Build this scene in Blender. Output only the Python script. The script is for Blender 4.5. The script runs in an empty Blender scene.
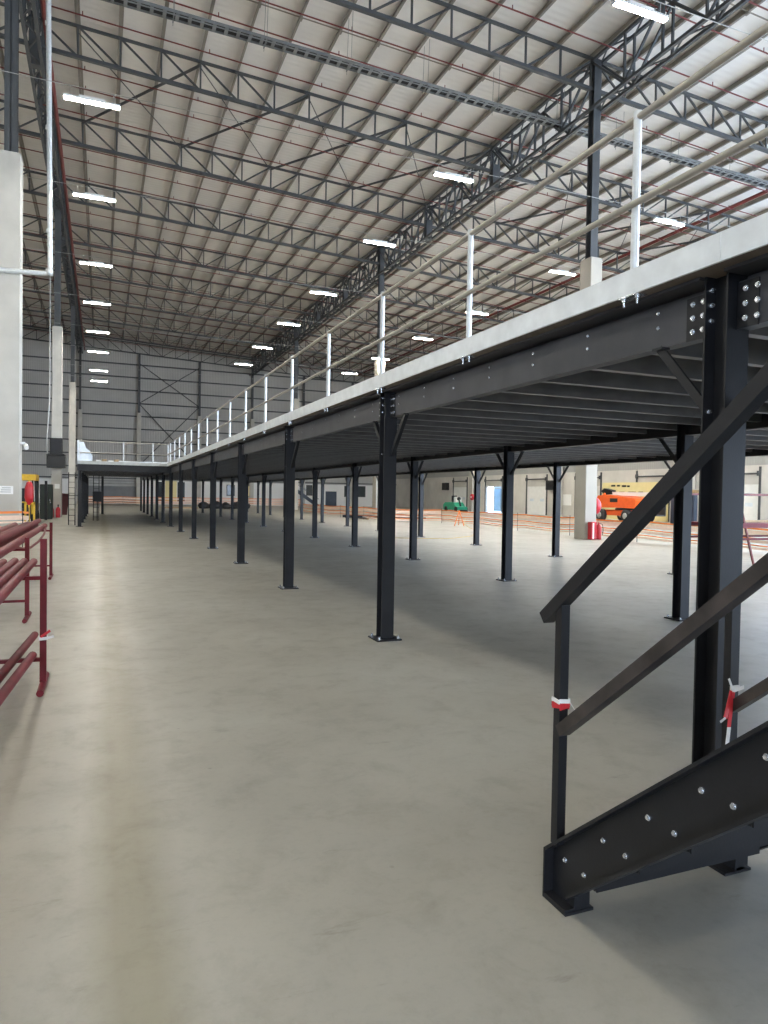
import bpy, math, random
from mathutils import Vector, Matrix
random.seed(7)
SC = bpy.context.scene
COL = SC.collection

# ------------------------------------------------------------------ helpers
class MB:
    """collects boxes, bars, tubes, prisms into one mesh; coordinates are stored relative to `o`"""
    def __init__(s, o=(0, 0, 0)):
        s.o = Vector(o); s.v = []; s.f = []; s.sm = []
    def add(s, vs, fs, smooth=False):
        n = len(s.v)
        s.v += [tuple(Vector(v) - s.o) for v in vs]
        s.f += [tuple(i + n for i in f) for f in fs]
        s.sm += [smooth] * len(fs)
        return s
    def box(s, x0, x1, y0, y1, z0, z1):
        vs = [(x, y, z) for z in (z0, z1) for y in (y0, y1) for x in (x0, x1)]
        return s.add(vs, [(0, 2, 3, 1), (4, 5, 7, 6), (0, 1, 5, 4), (2, 6, 7, 3), (0, 4, 6, 2), (1, 3, 7, 5)])
    def cbox(s, c, d):
        return s.box(c[0]-d[0]/2, c[0]+d[0]/2, c[1]-d[1]/2, c[1]+d[1]/2, c[2]-d[2]/2, c[2]+d[2]/2)
    def bbox(s, x0, x1, y0, y1, z0, z1, b):
        """box with chamfered vertical+top edges"""
        vs = []; fs = []
        rings = [(z0, 0), (z1 - b, 0), (z1, b)]
        for z, i in rings:
            a0, a1, c0, c1 = x0+i, x1-i, y0+i, y1-i
            vs += [(a0+b, c0, z), (a1-b, c0, z), (a1, c0+b, z), (a1, c1-b, z), (a1-b, c1, z), (a0+b, c1, z), (a0, c1-b, z), (a0, c0+b, z)]
        for r in range(2):
            for k in range(8):
                fs.append((r*8+k, r*8+(k+1) % 8, (r+1)*8+(k+1) % 8, (r+1)*8+k))
        fs.append(tuple(range(7, -1, -1))); fs.append(tuple(range(16, 24)))
        return s.add(vs, fs)
    def frame(s, p0, p1, up=(0, 0, 1)):
        d = (Vector(p1) - Vector(p0)).normalized(); u = Vector(up)
        if abs(d.dot(u)) > .98: u = Vector((1, 0, 0))
        r = d.cross(u).normalized(); u = r.cross(d).normalized()
        return d, r, u
    def bar(s, p0, p1, w, h, up=(0, 0, 1)):
        """rectangular bar, w across, h along 'up'"""
        p0, p1 = Vector(p0), Vector(p1); d, r, u = s.frame(p0, p1, up)
        vs = []
        for p in (p0, p1):
            for a, b in ((-1, -1), (1, -1), (1, 1), (-1, 1)):
                vs.append(p + r*(a*w/2) + u*(b*h/2))
        return s.add(vs, [(3, 2, 1, 0), (4, 5, 6, 7), (0, 1, 5, 4), (1, 2, 6, 5), (2, 3, 7, 6), (3, 0, 4, 7)])
    def tube(s, pts, r, n=8, caps=True):
        pts = [Vector(p) for p in pts]; vs = []; fs = []; m = len(pts)
        prev = None
        for i, p in enumerate(pts):
            d = ((pts[min(i+1, m-1)] - pts[max(i-1, 0)])).normalized()
            if prev is None:
                a = Vector((0, 0, 1)) if abs(d.z) < .95 else Vector((1, 0, 0))
                R = d.cross(a).normalized()
            else:
                R = (prev - d*prev.dot(d)).normalized()
            prev = R; U = d.cross(R)
            rr = r[i] if isinstance(r, (list, tuple)) else r
            for k in range(n):
                t = 2*math.pi*k/n
                vs.append(p + R*(math.cos(t)*rr) + U*(math.sin(t)*rr))
        for i in range(m-1):
            for k in range(n):
                fs.append((i*n+k, i*n+(k+1) % n, (i+1)*n+(k+1) % n, (i+1)*n+k))
        s.add(vs, fs, True)
        if caps:
            s.add(vs[:n], [tuple(range(n-1, -1, -1))]); s.add(vs[-n:], [tuple(range(n))])
        return s
    def cyl(s, p0, p1, r, n=10): return s.tube([p0, p1], r, n)
    def prism(s, poly, axis, a0, a1):
        """extrude polygon (2d) along axis 'x','y','z'"""
        def P(u, v, a): return {'x': (a, u, v), 'y': (u, a, v), 'z': (u, v, a)}[axis]
        n = len(poly)
        vs = [P(u, v, a0) for u, v in poly] + [P(u, v, a1) for u, v in poly]
        fs = [tuple(range(n)), tuple(range(2*n-1, n-1, -1))] + [(i, i+n, (i+1) % n + n, (i+1) % n) for i in range(n)]
        return s.add(vs, fs)
    def lathe(s, c, prof, axis='z', n=16):
        vs = []; fs = []
        for r, h in prof:
            for k in range(n):
                t = 2*math.pi*k/n; a, b = math.cos(t)*r, math.sin(t)*r
                o = {'z': (a, b, h), 'x': (h, a, b), 'y': (a, h, b)}[axis]
                vs.append((c[0]+o[0], c[1]+o[1], c[2]+o[2]))
        for i in range(len(prof)-1):
            for k in range(n):
                fs.append((i*n+k, i*n+(k+1) % n, (i+1)*n+(k+1) % n, (i+1)*n+k))
        s.add(vs, fs, True)
        s.add(vs[:n], [tuple(range(n-1, -1, -1))]); s.add(vs[-n:], [tuple(range(n))])
        return s
    def blob(s, c, d, seed=0, rough=.15, n=12, m=7):
        rnd = random.Random(seed); vs = []; fs = []
        for i in range(m+1):
            ph = math.pi*i/m
            for k in range(n):
                t = 2*math.pi*k/n; q = 1 + rnd.uniform(-rough, rough)
                z = math.cos(ph)
                vs.append((c[0]+d[0]*math.sin(ph)*math.cos(t)*q, c[1]+d[1]*math.sin(ph)*math.sin(t)*q, max(0.0, c[2]+d[2]*z*q)))
        for i in range(m):
            for k in range(n):
                fs.append((i*n+k, i*n+(k+1) % n, (i+1)*n+(k+1) % n, (i+1)*n+k))
        return s.add(vs, fs, True)
    def mesh(s, name):
        me = bpy.data.meshes.new(name); me.from_pydata(s.v, [], s.f)
        me.polygons.foreach_set('use_smooth', s.sm)
        me.update()
        import bmesh
        bm = bmesh.new(); bm.from_mesh(me); bmesh.ops.recalc_face_normals(bm, faces=bm.faces[:]); bm.to_mesh(me); bm.free()
        return me

def ob(name, mb, m, parent=None, loc=None, label=None):
    me = mb.mesh(name) if isinstance(mb, MB) else mb
    if m is not None and not me.materials: me.materials.append(m)
    o = bpy.data.objects.new(name, me); COL.objects.link(o)
    if parent is not None: o.parent = parent
    if loc is not None: o.location = loc
    elif parent is None and isinstance(mb, MB): o.location = mb.o
    if label: o['label'] = label
    return o
def tag(o, label, cat, group=None, kind='thing'):
    o['label'] = label; o['category'] = cat; o['kind'] = kind
    if group: o['group'] = group
    return o
def thing(name, loc, label, cat, group=None, rz=0):
    o = bpy.data.objects.new(name, None); COL.objects.link(o); o.location = loc; o.rotation_euler = (0, 0, rz)
    o.empty_display_size = .1
    return tag(o, label, cat, group)
def struct(name, mb, m, parent=None):
    o = ob(name, mb, m, parent)
    if parent is None: o['kind'] = 'structure'
    return o
def dup(root, loc=None, label=None, group=None):
    r = root.copy(); COL.objects.link(r)
    if loc is not None: r.location = loc
    if label: r['label'] = label
    if group: r['group'] = group
    for ch in list(root.children):
        c = ch.copy(); COL.objects.link(c); c.parent = r
        for g in list(ch.children):
            d = g.copy(); COL.objects.link(d); d.parent = c
    return r
ORD = ['first', 'second', 'third', 'fourth', 'fifth', 'sixth', 'seventh', 'eighth', 'ninth', 'tenth', 'eleventh', 'twelfth',
       'thirteenth', 'fourteenth', 'fifteenth', 'sixteenth', 'seventeenth', 'eighteenth', 'nineteenth', 'twentieth']
def od(i):
    if i < 20: return ORD[i]
    t, u = divmod(i + 1, 10)
    base = {2: 'twent', 3: 'thirt', 4: 'fort', 5: 'fift'}[t]
    return base + 'ieth' if u == 0 else base + 'y-' + ORD[u-1]

# ------------------------------------------------------------------ materials
def mat(name, rgb, rough=.5, metal=0., var=.12, scale=6., bump=0., bscale=60., emit=None, spec=None):
    m = bpy.data.materials.new(name); m.use_nodes = True; nt = m.node_tree; N = nt.nodes; L = nt.links
    b = N['Principled BSDF']; b.inputs['Roughness'].default_value = rough; b.inputs['Metallic'].default_value = metal
    if spec is not None: b.inputs['Specular IOR Level'].default_value = spec
    tc = N.new('ShaderNodeTexCoord'); no = N.new('ShaderNodeTexNoise')
    no.inputs['Scale'].default_value = scale; no.inputs['Detail'].default_value = 5
    L.new(tc.outputs['Object'], no.inputs['Vector'])
    cr = N.new('ShaderNodeValToRGB')
    cr.color_ramp.elements[0].position = .3; cr.color_ramp.elements[1].position = .7
    cr.color_ramp.elements[0].color = tuple(c*(1-var) for c in rgb) + (1,)
    cr.color_ramp.elements[1].color = tuple(min(1, c*(1+var)) for c in rgb) + (1,)
    L.new(no.outputs['Fac'], cr.inputs['Fac']); L.new(cr.outputs['Color'], b.inputs['Base Color'])
    if bump:
        n2 = N.new('ShaderNodeTexNoise'); n2.inputs['Scale'].default_value = bscale
        L.new(tc.outputs['Object'], n2.inputs['Vector'])
        bp = N.new('ShaderNodeBump'); bp.inputs['Strength'].default_value = bump; bp.inputs['Distance'].default_value = .01
        L.new(n2.outputs['Fac'], bp.inputs['Height']); L.new(bp.outputs['Normal'], b.inputs['Normal'])
    if emit:
        b.inputs['Emission Color'].default_value = emit[0] + (1,); b.inputs['Emission Strength'].default_value = emit[1]
    return m
def add_ribs(m, axis, period, strength, dist=.03, dark=.0):
    nt = m.node_tree; N = nt.nodes; L = nt.links; b = N['Principled BSDF']
    tc = N.new('ShaderNodeTexCoord'); w = N.new('ShaderNodeTexWave'); w.bands_direction = axis
    w.inputs['Scale'].default_value = 2*math.pi/20/period; w.inputs['Distortion'].default_value = 0
    L.new(tc.outputs['Object'], w.inputs['Vector'])
    bp = N.new('ShaderNodeBump'); bp.inputs['Strength'].default_value = strength; bp.inputs['Distance'].default_value = dist
    L.new(w.outputs['Fac'], bp.inputs['Height']); L.new(bp.outputs['Normal'], b.inputs['Normal'])
    return m

M = {}
M['black'] = mat('black_painted_steel', (.014, .014, .016), .42, 0, .18, 5, .05, 90, spec=.35)
M['beam'] = mat('dark_grey_painted_steel', (.06, .06, .067), .5, 0, .22, 3)
M['rust'] = mat('handrail_mill_scale', (.055, .045, .041), .45, .2, .45, 9)
M['galv'] = mat('galvanised_steel', (.76, .79, .80), .4, .12, .08, 7)
M['galvpost'] = mat('galvanised_tube', (.66, .68, .68), .38, .4, .1, 14)
M['rail'] = mat('dull_zinc_tube', (.42, .39, .33), .45, .3, .12, 6)
M['bolt'] = mat('zinc_bolt', (.75, .77, .8), .25, .8, .05, 30)
M['joist'] = mat('joist_steel', (.15, .145, .14), .4, .5, .15, 4)
M['board'] = mat('deck_board', (.16, .13, .105), .7, 0, .15, 8)
M['truss'] = mat('truss_grey_paint', (.062, .066, .07), .55, 0, .1, 3)
M['purlin'] = mat('purlin_steel', (.25, .225, .19), .5, .1, .1, 2)
M['sheet'] = add_ribs(mat('roof_lining_sheet', (.78, .75, .71), .55, 0, .05, .6), 'Y', .32, .35, .04)
M['redpipe'] = mat('red_sprinkler_pipe', (.17, .028, .023), .45, 0, .12, 4)
M['redrack'] = mat('dark_red_paint', (.15, .014, .02), .5, 0, .2, 8, spec=.3)
M['clad'] = add_ribs(mat('wall_cladding', (.42, .41, .39), .55, .1, .06, .5), 'X', .2, .5, .03)
M['cladside'] = add_ribs(mat('side_wall_cladding', (.38, .38, .37), .55, .1, .06, .5), 'Y', .2, .5, .03)
M['white'] = mat('painted_precast', (.82, .81, .79), .7, 0, .05, .4)
M['precast'] = mat('precast_concrete', (.62, .60, .56), .8, 0, .1, .7, .1, 20)
M['conc'] = mat('column_concrete', (.50, .48, .43), .78, 0, .1, 1.2, .15, 25)
M['cream'] = mat('cream_concrete', (.42, .395, .34), .75, 0, .08, 1.0, .1, 25)
M['tray'] = mat('cable_tray_steel', (.22, .23, .23), .45, .4, .1, 5)
M['wire'] = mat('steel_wire', (.45, .45, .43), .4, .5, .05, 5)
M['lamp'] = mat('lamp_housing', (.75, .75, .73), .4, 0, .03, 5)
M['led'] = mat('led_diffuser', (.9, .9, .88), .4, 0, 0, 5, emit=((1., .955, .845), 310.))
M['orange'] = mat('orange_net', (.95, .27, .06), .7, 0, .1, 8)
M['netpale'] = mat('pale_net_band', (.95, .72, .58), .7, 0, .06, 8)
M['jlg'] = mat('lift_orange', (.86, .13, .02), .4, 0, .06, 4)
M['rubber'] = mat('tyre_rubber', (.03, .03, .03), .8, 0, .1, 9)
M['hub'] = mat('wheel_hub_grey', (.45, .45, .44), .5, .2, .1, 9)
M['yellow'] = mat('yellow_paint', (.75, .47, .03), .5, 0, .1, 6)
M['paleyel'] = mat('pale_yellow_panel', (.83, .72, .36), .6, 0, .04, 2)
M['ink'] = mat('dark_print', (.012, .012, .012), .6, 0, .1, 9)
M['paper'] = mat('white_sign', (.85, .85, .83), .6, 0, .02, 9)
M['redgloss'] = mat('fire_red', (.5, .02, .03), .35, 0, .08, 9)
M['green'] = mat('machine_green', (.03, .35, .2), .4, 0, .1, 6)
M['door'] = mat('dock_door_white', (.86, .86, .84), .5, 0, .03, 3)
M['bluedoor'] = mat('dark_blue_door', (.035, .05, .08), .5, 0, .1, 4)
M['trailer'] = mat('trailer_pale_blue', (.32, .56, .80), .5, 0, .05, 2)
M['greydoor'] = add_ribs(mat('grey_roller_door', (.17, .175, .18), .5, .1, .08, 2), 'Z', .12, .5, .02)
M['louvre'] = add_ribs(mat('louvre_panel', (.36, .36, .35), .5, .1, .05, 2), 'Z', .35, .9, .06)
M['glass'] = mat('window_glass', (.05, .06, .065), .1, 0, .05, 2)
M['glasslit'] = mat('window_lit', (.8, .7, .4), .3, 0, .1, 2, emit=((1., .85, .5), .5))
M['wood'] = mat('raw_timber', (.42, .30, .17), .7, 0, .2, 9)
M['tarp'] = mat('black_tarpaulin', (.02, .02, .022), .6, 0, .3, 5)
M['tapered'] = mat('tape_red', (.7, .03, .04), .5, 0, .05, 9)
M['tapewhite'] = mat('tape_white', (.85, .83, .8), .5, 0, .04, 9)
M['plastic'] = mat('plastic_wrap', (.78, .84, .9), .25, 0, .06, 6)
M['maroon'] = mat('maroon_panel', (.08, .015, .018), .5, 0, .15, 5)
M['rope'] = mat('yellow_rope', (.65, .5, .2), .7, 0, .1, 9)
M['darkgreen'] = mat('dark_green_paint', (.015, .025, .02), .5, 0, .2, 5)
M['galvshade'] = mat('shaded_galvanised_steel', (.42, .42, .40), .55, .1, .1, 7)  # same galvanised steel, with the far wing's dimmer light put into its colour
M['apron'] = mat('outdoor_concrete', (.5, .5, .48), .8, 0, .1, .3)

def floor_mat():
    m = bpy.data.materials.new('power_floated_concrete'); m.use_nodes = True; nt = m.node_tree; N = nt.nodes; L = nt.links
    b = N['Principled BSDF']; tc = N.new('ShaderNodeTexCoord')
    def noise(sc, det=6, rg=.55, dist=0):
        n = N.new('ShaderNodeTexNoise'); n.inputs['Scale'].default_value = sc; n.inputs['Detail'].default_value = det
        n.inputs['Roughness'].default_value = rg; n.inputs['Distortion'].default_value = dist
        L.new(tc.outputs['Object'], n.inputs['Vector']); return n
    def ramp(src, stops):
        r = N.new('ShaderNodeValToRGB'); e = r.color_ramp.elements
        e[0].position, e[0].color = stops[0][0], stops[0][1] + (1,); e[1].position, e[1].color = stops[-1][0], stops[-1][1] + (1,)
        for p, c in stops[1:-1]:
            q = e.new(p); q.color = c + (1,)
        L.new(src, r.inputs['Fac']); return r
    def mul(a, bb, f):
        x = N.new('ShaderNodeMix'); x.data_type = 'RGBA'; x.blend_type = 'MULTIPLY'; x.inputs['Factor'].default_value = f
        L.new(a, x.inputs['A']); L.new(bb, x.inputs['B']); return x.outputs['Result']
    big = noise(.55, 4, .5, .4); r1 = ramp(big.outputs['Fac'], [(.3, (.365, .345, .29)), (.5, (.425, .405, .345)), (.7, (.475, .46, .40))])
    mid = noise(3.4, 9, .68, .3); r2 = ramp(mid.outputs['Fac'], [(.3, (.80, .79, .77)), (.5, (.97, .97, .97)), (.75, (1, 1, 1))])
    fine = noise(22, 6, .7); r3 = ramp(fine.outputs['Fac'], [(.25, (.86, .86, .86)), (.5, (1, 1, 1)), (.8, (1, 1, 1))])
    # scuffs: stretched noise thresholded
    mp = N.new('ShaderNodeMapping'); mp.inputs['Scale'].default_value = (1.1, 4.5, 1); mp.inputs['Rotation'].default_value = (0, 0, .5)
    L.new(tc.outputs['Object'], mp.inputs['Vector'])
    sc = N.new('ShaderNodeTexNoise'); sc.inputs['Scale'].default_value = 1.7; sc.inputs['Detail'].default_value = 9; sc.inputs['Roughness'].default_value = .7
    L.new(mp.outputs['Vector'], sc.inputs['Vector'])
    r4 = ramp(sc.outputs['Fac'], [(.27, (.62, .6, .58)), (.38, (1, 1, 1)), (.9, (1, 1, 1))])
    c = mul(r1.outputs['Color'], r2.outputs['Color'], .8); c = mul(c, r3.outputs['Color'], .6); c = mul(c, r4.outputs['Color'], .7)
    # small dark specks
    vo = N.new('ShaderNodeTexVoronoi'); vo.inputs['Scale'].default_value = 2.2; L.new(tc.outputs['Object'], vo.inputs['Vector'])
    r5 = ramp(vo.outputs['Distance'], [(0, (.35, .34, .32)), (.035, (1, 1, 1)), (1, (1, 1, 1))]); c = mul(c, r5.outputs['Color'], .6)
    # brown and paler bands running along the aisle
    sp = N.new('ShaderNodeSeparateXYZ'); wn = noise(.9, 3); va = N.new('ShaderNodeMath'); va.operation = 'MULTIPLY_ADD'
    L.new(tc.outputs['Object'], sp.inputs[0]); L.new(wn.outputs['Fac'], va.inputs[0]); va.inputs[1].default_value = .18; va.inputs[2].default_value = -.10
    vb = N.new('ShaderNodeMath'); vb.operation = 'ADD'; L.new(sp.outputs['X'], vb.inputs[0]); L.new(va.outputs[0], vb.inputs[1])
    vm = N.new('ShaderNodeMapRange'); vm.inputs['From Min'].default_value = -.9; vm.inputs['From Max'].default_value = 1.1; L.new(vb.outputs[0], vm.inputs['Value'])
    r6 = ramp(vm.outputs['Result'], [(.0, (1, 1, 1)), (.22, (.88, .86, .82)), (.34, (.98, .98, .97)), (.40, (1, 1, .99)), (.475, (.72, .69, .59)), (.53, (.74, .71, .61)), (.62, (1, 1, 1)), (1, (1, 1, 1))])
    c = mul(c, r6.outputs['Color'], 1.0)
    L.new(c, b.inputs['Base Color'])
    rr = ramp(mid.outputs['Fac'], [(.3, (.46, .46, .46)), (.7, (.34, .34, .34))])
    L.new(rr.outputs['Color'], b.inputs['Roughness'])
    bp = N.new('ShaderNodeBump'); bp.inputs['Strength'].default_value = .06; bp.inputs['Distance'].default_value = .01
    L.new(fine.outputs['Fac'], bp.inputs['Height']); L.new(bp.outputs['Normal'], b.inputs['Normal'])
    return m
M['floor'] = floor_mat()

# ------------------------------------------------------------------ camera
F, YAW, PIT, ROL, EYE = 700., .3836, -.024, .0165, 1.65
fw = Vector((math.sin(YAW)*math.cos(PIT), math.cos(YAW)*math.cos(PIT), math.sin(PIT)))
r0 = Vector((math.cos(YAW), -math.sin(YAW), 0)); u0 = r0.cross(fw)
R = r0*math.cos(ROL) + u0*math.sin(ROL); U = u0*math.cos(ROL) - r0*math.sin(ROL)
cam = bpy.data.cameras.new('camera'); co = bpy.data.objects.new('camera', cam); COL.objects.link(co)
co.matrix_world = Matrix(((R.x, U.x, -fw.x, 0), (R.y, U.y, -fw.y, 0), (R.z, U.z, -fw.z, EYE), (0, 0, 0, 1)))
cam.sensor_width = 36; cam.lens = F/1024*36; cam.clip_end = 400; cam.clip_start = .05
SC.camera = co
SC.view_settings.view_transform = 'Standard'; SC.view_settings.look = 'None'; SC.view_settings.gamma = 1
SC.view_settings.use_curve_mapping = False; SC.view_settings.exposure = 0.08

# ------------------------------------------------------------------ world (overcast sky outside the open loading end)
w = bpy.data.worlds.new('sky'); SC.world = w; w.use_nodes = True
nt = w.node_tree; bg = nt.nodes['Background']
tc = nt.nodes.new('ShaderNodeTexCoord'); sx = nt.nodes.new('ShaderNodeSeparateXYZ'); cr = nt.nodes.new('ShaderNodeValToRGB')
nt.links.new(tc.outputs['Generated'], sx.inputs[0]); nt.links.new(sx.outputs['Z'], cr.inputs['Fac'])
cr.color_ramp.elements[0].color = (.66, .80, 1, 1); cr.color_ramp.elements[1].color = (.42, .62, 1, 1)
nt.links.new(cr.outputs['Color'], bg.inputs['Color']); bg.inputs['Strength'].default_value = 9.5

# ------------------------------------------------------------------ room shell
XL, XR, YB, YF = -23.4, 39.4, -16.0, 93.2
GX = (-23.4, -2.5, 18.3, 39.3)                # lines of columns / girders
TY = [23.4 + 7.76*k for k in range(-5, 10)]   # roof trusses
def ztop(x): return 20.25 - .0515*(x + 1)     # top chord level

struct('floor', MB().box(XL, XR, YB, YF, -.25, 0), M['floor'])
struct('ground_outside', MB().box(-70, 110, -70, YF, -.6, -.26), M['apron'])
c = MB(); z0, z1 = ztop(XL-.5)+.34, ztop(XR+.5)+.34
c.prism([(XL-.5, z0), (XR+.5, z1), (XR+.5, z1+.15), (XL-.5, z0+.15)], 'y', YB-.5, YF+.4)
struct('ceiling', c, M['sheet'])
struct('wall_far', MB().prism([(XL, 3.0), (XR, 3.0), (XR, ztop(XR)+.36), (XL, ztop(XL)+.36)], 'y', YF, YF+.2), M['clad'])
struct('wall_back', MB().prism([(XL, 8), (24, 8), (24, ztop(24)+.36), (XL, ztop(XL)+.36)], 'y', YB-.2, YB).box(XL, -16, YB-.2, YB, 0, 8).box(-3, 24, YB-.2, YB, 0, 8), M['clad'])
struct('wall_left', MB().box(XL-.2, XL, YB, YF, 0, 21.5), M['cladside'])
# right wall: precast panels with dock openings
DY = [(32.9, 36.2), (40.7, 44.0), (48.4, 51.7), (56.2, 59.5), (64.2, 67.6), (71.9, 75.2)]
mb = MB(); y = 29.8
for a, b in DY:
    mb.box(XR, XR+.25, y, a, 0, 4.0); y = b
    mb.box(XR, XR+.25, a, b, 2.75, 4.0)
mb.box(XR, XR+.25, y, YF, 0, 4.0)
struct('wall_right', mb, M['precast'])
struct('wall_right_upper', MB().box(XR, XR+.2, 29.8, YF, 4.0, 18.6), M['cladside'])
# far wall base : white precast, grey roller door and louvre band
struct('wall_far_base', MB().box(4.6, XR, YF-.05, YF+.2, 0, 3.0).box(XL, -2.0, YF-.05, YF+.2, 0, 3.0), M['white'])
struct('trim_1', MB().box(-2.0, 4.6, YF-.04, YF+.15, 2.2, 3.0), M['louvre'])
d = struct('door_1', MB().box(-2.0, 4.6, YF, YF+.1, 0, 2.2), M['greydoor'])
k = 2
girts = [3.2, 4.6, 6.2, 7.8, 9.4, 11.0, 12.6, 14.2, 15.8, 17.4]
for gz in girts:
    struct('trim_%d' % k, MB().box(XL, XR, YF-.2, YF, gz-.07, gz+.07), M['truss']); k += 1
for y0 in range(9):
    pass
# small windows and personnel door in the far wall
wi = 1
for x0, x1, za, zb, m_ in [(15.3, 16.2, 1.3, 2.6, 'glass'), (17.0, 18.4, 1.2, 2.6, 'glasslit'), (26.1, 26.8, 1.5, 2.8, 'glass'), (31.6, 34.6, 1.4, 2.8, 'glass')]:
    wo = struct('window_%d' % wi, MB().box(x0, x1, YF-.09, YF-.05, za, zb), M[m_]); wi += 1
    fr = MB()
    fr.box(x0-.08, x0, YF-.12, YF-.05, za-.08, zb+.08).box(x1, x1+.08, YF-.12, YF-.05, za-.08, zb+.08)
    fr.box(x0, x1, YF-.12, YF-.05, za-.08, za).box(x0, x1, YF-.12, YF-.05, zb, zb+.08)
    ob('window_frame', fr, M['truss'], wo)
do = struct('door_2', MB().box(28.8, 30.4, YF-.09, YF-.05, 0, 2.05), M['bluedoor'])
ob('door_handle', MB().tube([(30.2, YF-.09, 1.0), (30.2, YF-.15, 1.0), (30.05, YF-.15, 1.0)], .015, 6), M['bolt'], do)
struct('window_5', MB().box(6.6, 7.4, YF-.1, YF-.05, .4, 2.9).box(9.0, 9.9, YF-.1, YF-.05, .4, 2.9), M['glass'])
struct('trim_20', MB().box(7.5, 8.9, YF-.1, YF-.05, .3, 3.0), M['paleyel'])

# ------------------------------------------------------------------ mezzanine columns
S, CY0 = 4.5, 7.42
def col_y(i): return (CY0 + S*i) if i >= 0 else (2.76 + S*(i + 1))
ROWX = {'front': 3.03, 'middle': 7.45, 'rear': 11.85}
BT, BB, DZ = 2.83, 2.535, 2.88        # beam top / bottom, deck top
def mb_col_shaft(h, b=.152, t=.011):
    m = MB()
    m.box(-b/2, b/2, -b/2, -b/2+t, .015, h).box(-b/2, b/2, b/2-t, b/2, .015, h).box(-.005, .005, -b/2+t, b/2-t, .015, h)
    return m
def bolt(m, p, ax, r=.013, l=.02):
    a = Vector(p); d = Vector(ax)
    m.cyl(a, a + d*l*.5, r*1.35, 8); m.cyl(a + d*l*.5, a + d*l, r, 6)
shaft_me = mb_col_shaft(BT).mesh('shaft')
plate = MB().box(-.15, .15, -.15, .15, 0, .015); plate_me = plate.mesh('base_plate')
abm = MB()
bolt(abm, (0, 0, .014), (0, 0, 1), .012, .035); anchor_me = abm.mesh('anchor_bolt')
def brace_me(sg):
    m = MB()
    a, b = Vector((0, sg*.076, 2.10)), Vector((0, sg*.47, 2.535))
    m.bar(a, b, .05, .008, (1, 0, 0)).bar(a + Vector((.024, 0, 0)), b + Vector((.024, 0, 0)), .008, .05, (1, 0, 0))
    m.box(-.03, .03, sg*.46-.04, sg*.46+.04, 2.523, 2.535)
    return m.mesh('knee_brace')
BR = {1: brace_me(1), -1: brace_me(-1)}
def splice(sg):
    """web plate bolted over the beam end, on the -X side"""
    return MB().box(-.014, -.004, min(sg*.078, sg*.205), max(sg*.078, sg*.255), 2.53, 2.765).mesh('splice_plate')
SP = {1: splice(1), -1: splice(-1)}
bm_ = MB(); bolt(bm_, (0, 0, 0), (-1, 0, 0), .0115, .016); boltx_me = bm_.mesh('bolt')
bm_ = MB(); bolt(bm_, (0, 0, 0), (0, -1, 0), .0095, .02); bolty_me = bm_.mesh('bolt')
bm_ = MB(); bolt(bm_, (0, 0, 0), (-1, 0, 0), .0078, .011); boltsm_me = bm_.mesh('bolt')
CM = {}
for me, mm in ((shaft_me, 'black'), (plate_me, 'black'), (anchor_me, 'bolt'), (BR[1], 'black'), (BR[-1], 'black'), (SP[1], 'black'), (SP[-1], 'black'), (boltx_me, 'bolt'), (bolty_me, 'bolt'), (boltsm_me, 'bolt')):
    me.materials.append(M[mm])
def make_col(x, y, label, row, ends=(1, -1), detail=True):
    t = thing('mezzanine_column', (x, y, 0), label, 'column', 'mezzanine columns of the %s row' % row)
    ob('shaft', shaft_me, None, t); ob('base_plate', plate_me, None, t)
    if detail:
        for a in (-1, 1):
            for b in (-1, 1): ob('anchor_bolt', anchor_me, None, t, (a*.115, b*.115, 0))
    for sg in ends:
        ob('knee_brace', BR[sg], None, t)
        if row == 'front':
            ob('splice_plate', SP[sg], None, t)
            for yy in (.135, .205):
                for zz in (2.575, 2.65, 2.725): ob('bolt', boltx_me, None, t, (-.014, sg*yy, zz))
    if row == 'front' and detail:
        for zz in (2.60, 2.68, 2.76): ob('bolt', bolty_me, None, t, (-.045, .063, zz))
        ob('bolt', bolty_me, None, t, (-.045, .063, 2.12))
    return t
for row, x in ROWX.items():
    cnt = 0
    for i in range(-2 if row != 'front' else -1, 13):
        y = col_y(i)
        cnt = i + 1
        if row == 'front' and i == -1: lab = 'thick black steel column rising right behind the stairs'
        elif i < 0: lab = 'black steel mezzanine column of the %s row behind the stairs' % row if i == -1 else 'black steel mezzanine column of the %s row beyond the frame' % row
        else: lab = '%s black steel column past the stairs in the %s row under the mezzanine' % (od(i), row)
        make_col(x, y, lab, row, detail=(i < 8))
# wing platform columns
WX = -.92
WY = [34.42 + S*i for i in range(5)]
for i, y in enumerate(WY):
    make_col(WX, y, ('black corner column of the far wing of the mezzanine' if i == 0 else '%s black column behind the wing corner column of the mezzanine' % od(i-1)), 'wing', detail=False)
make_col(.05, 52.6, 'lone slim black column at the back end of the far wing', 'wing', detail=False)

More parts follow.
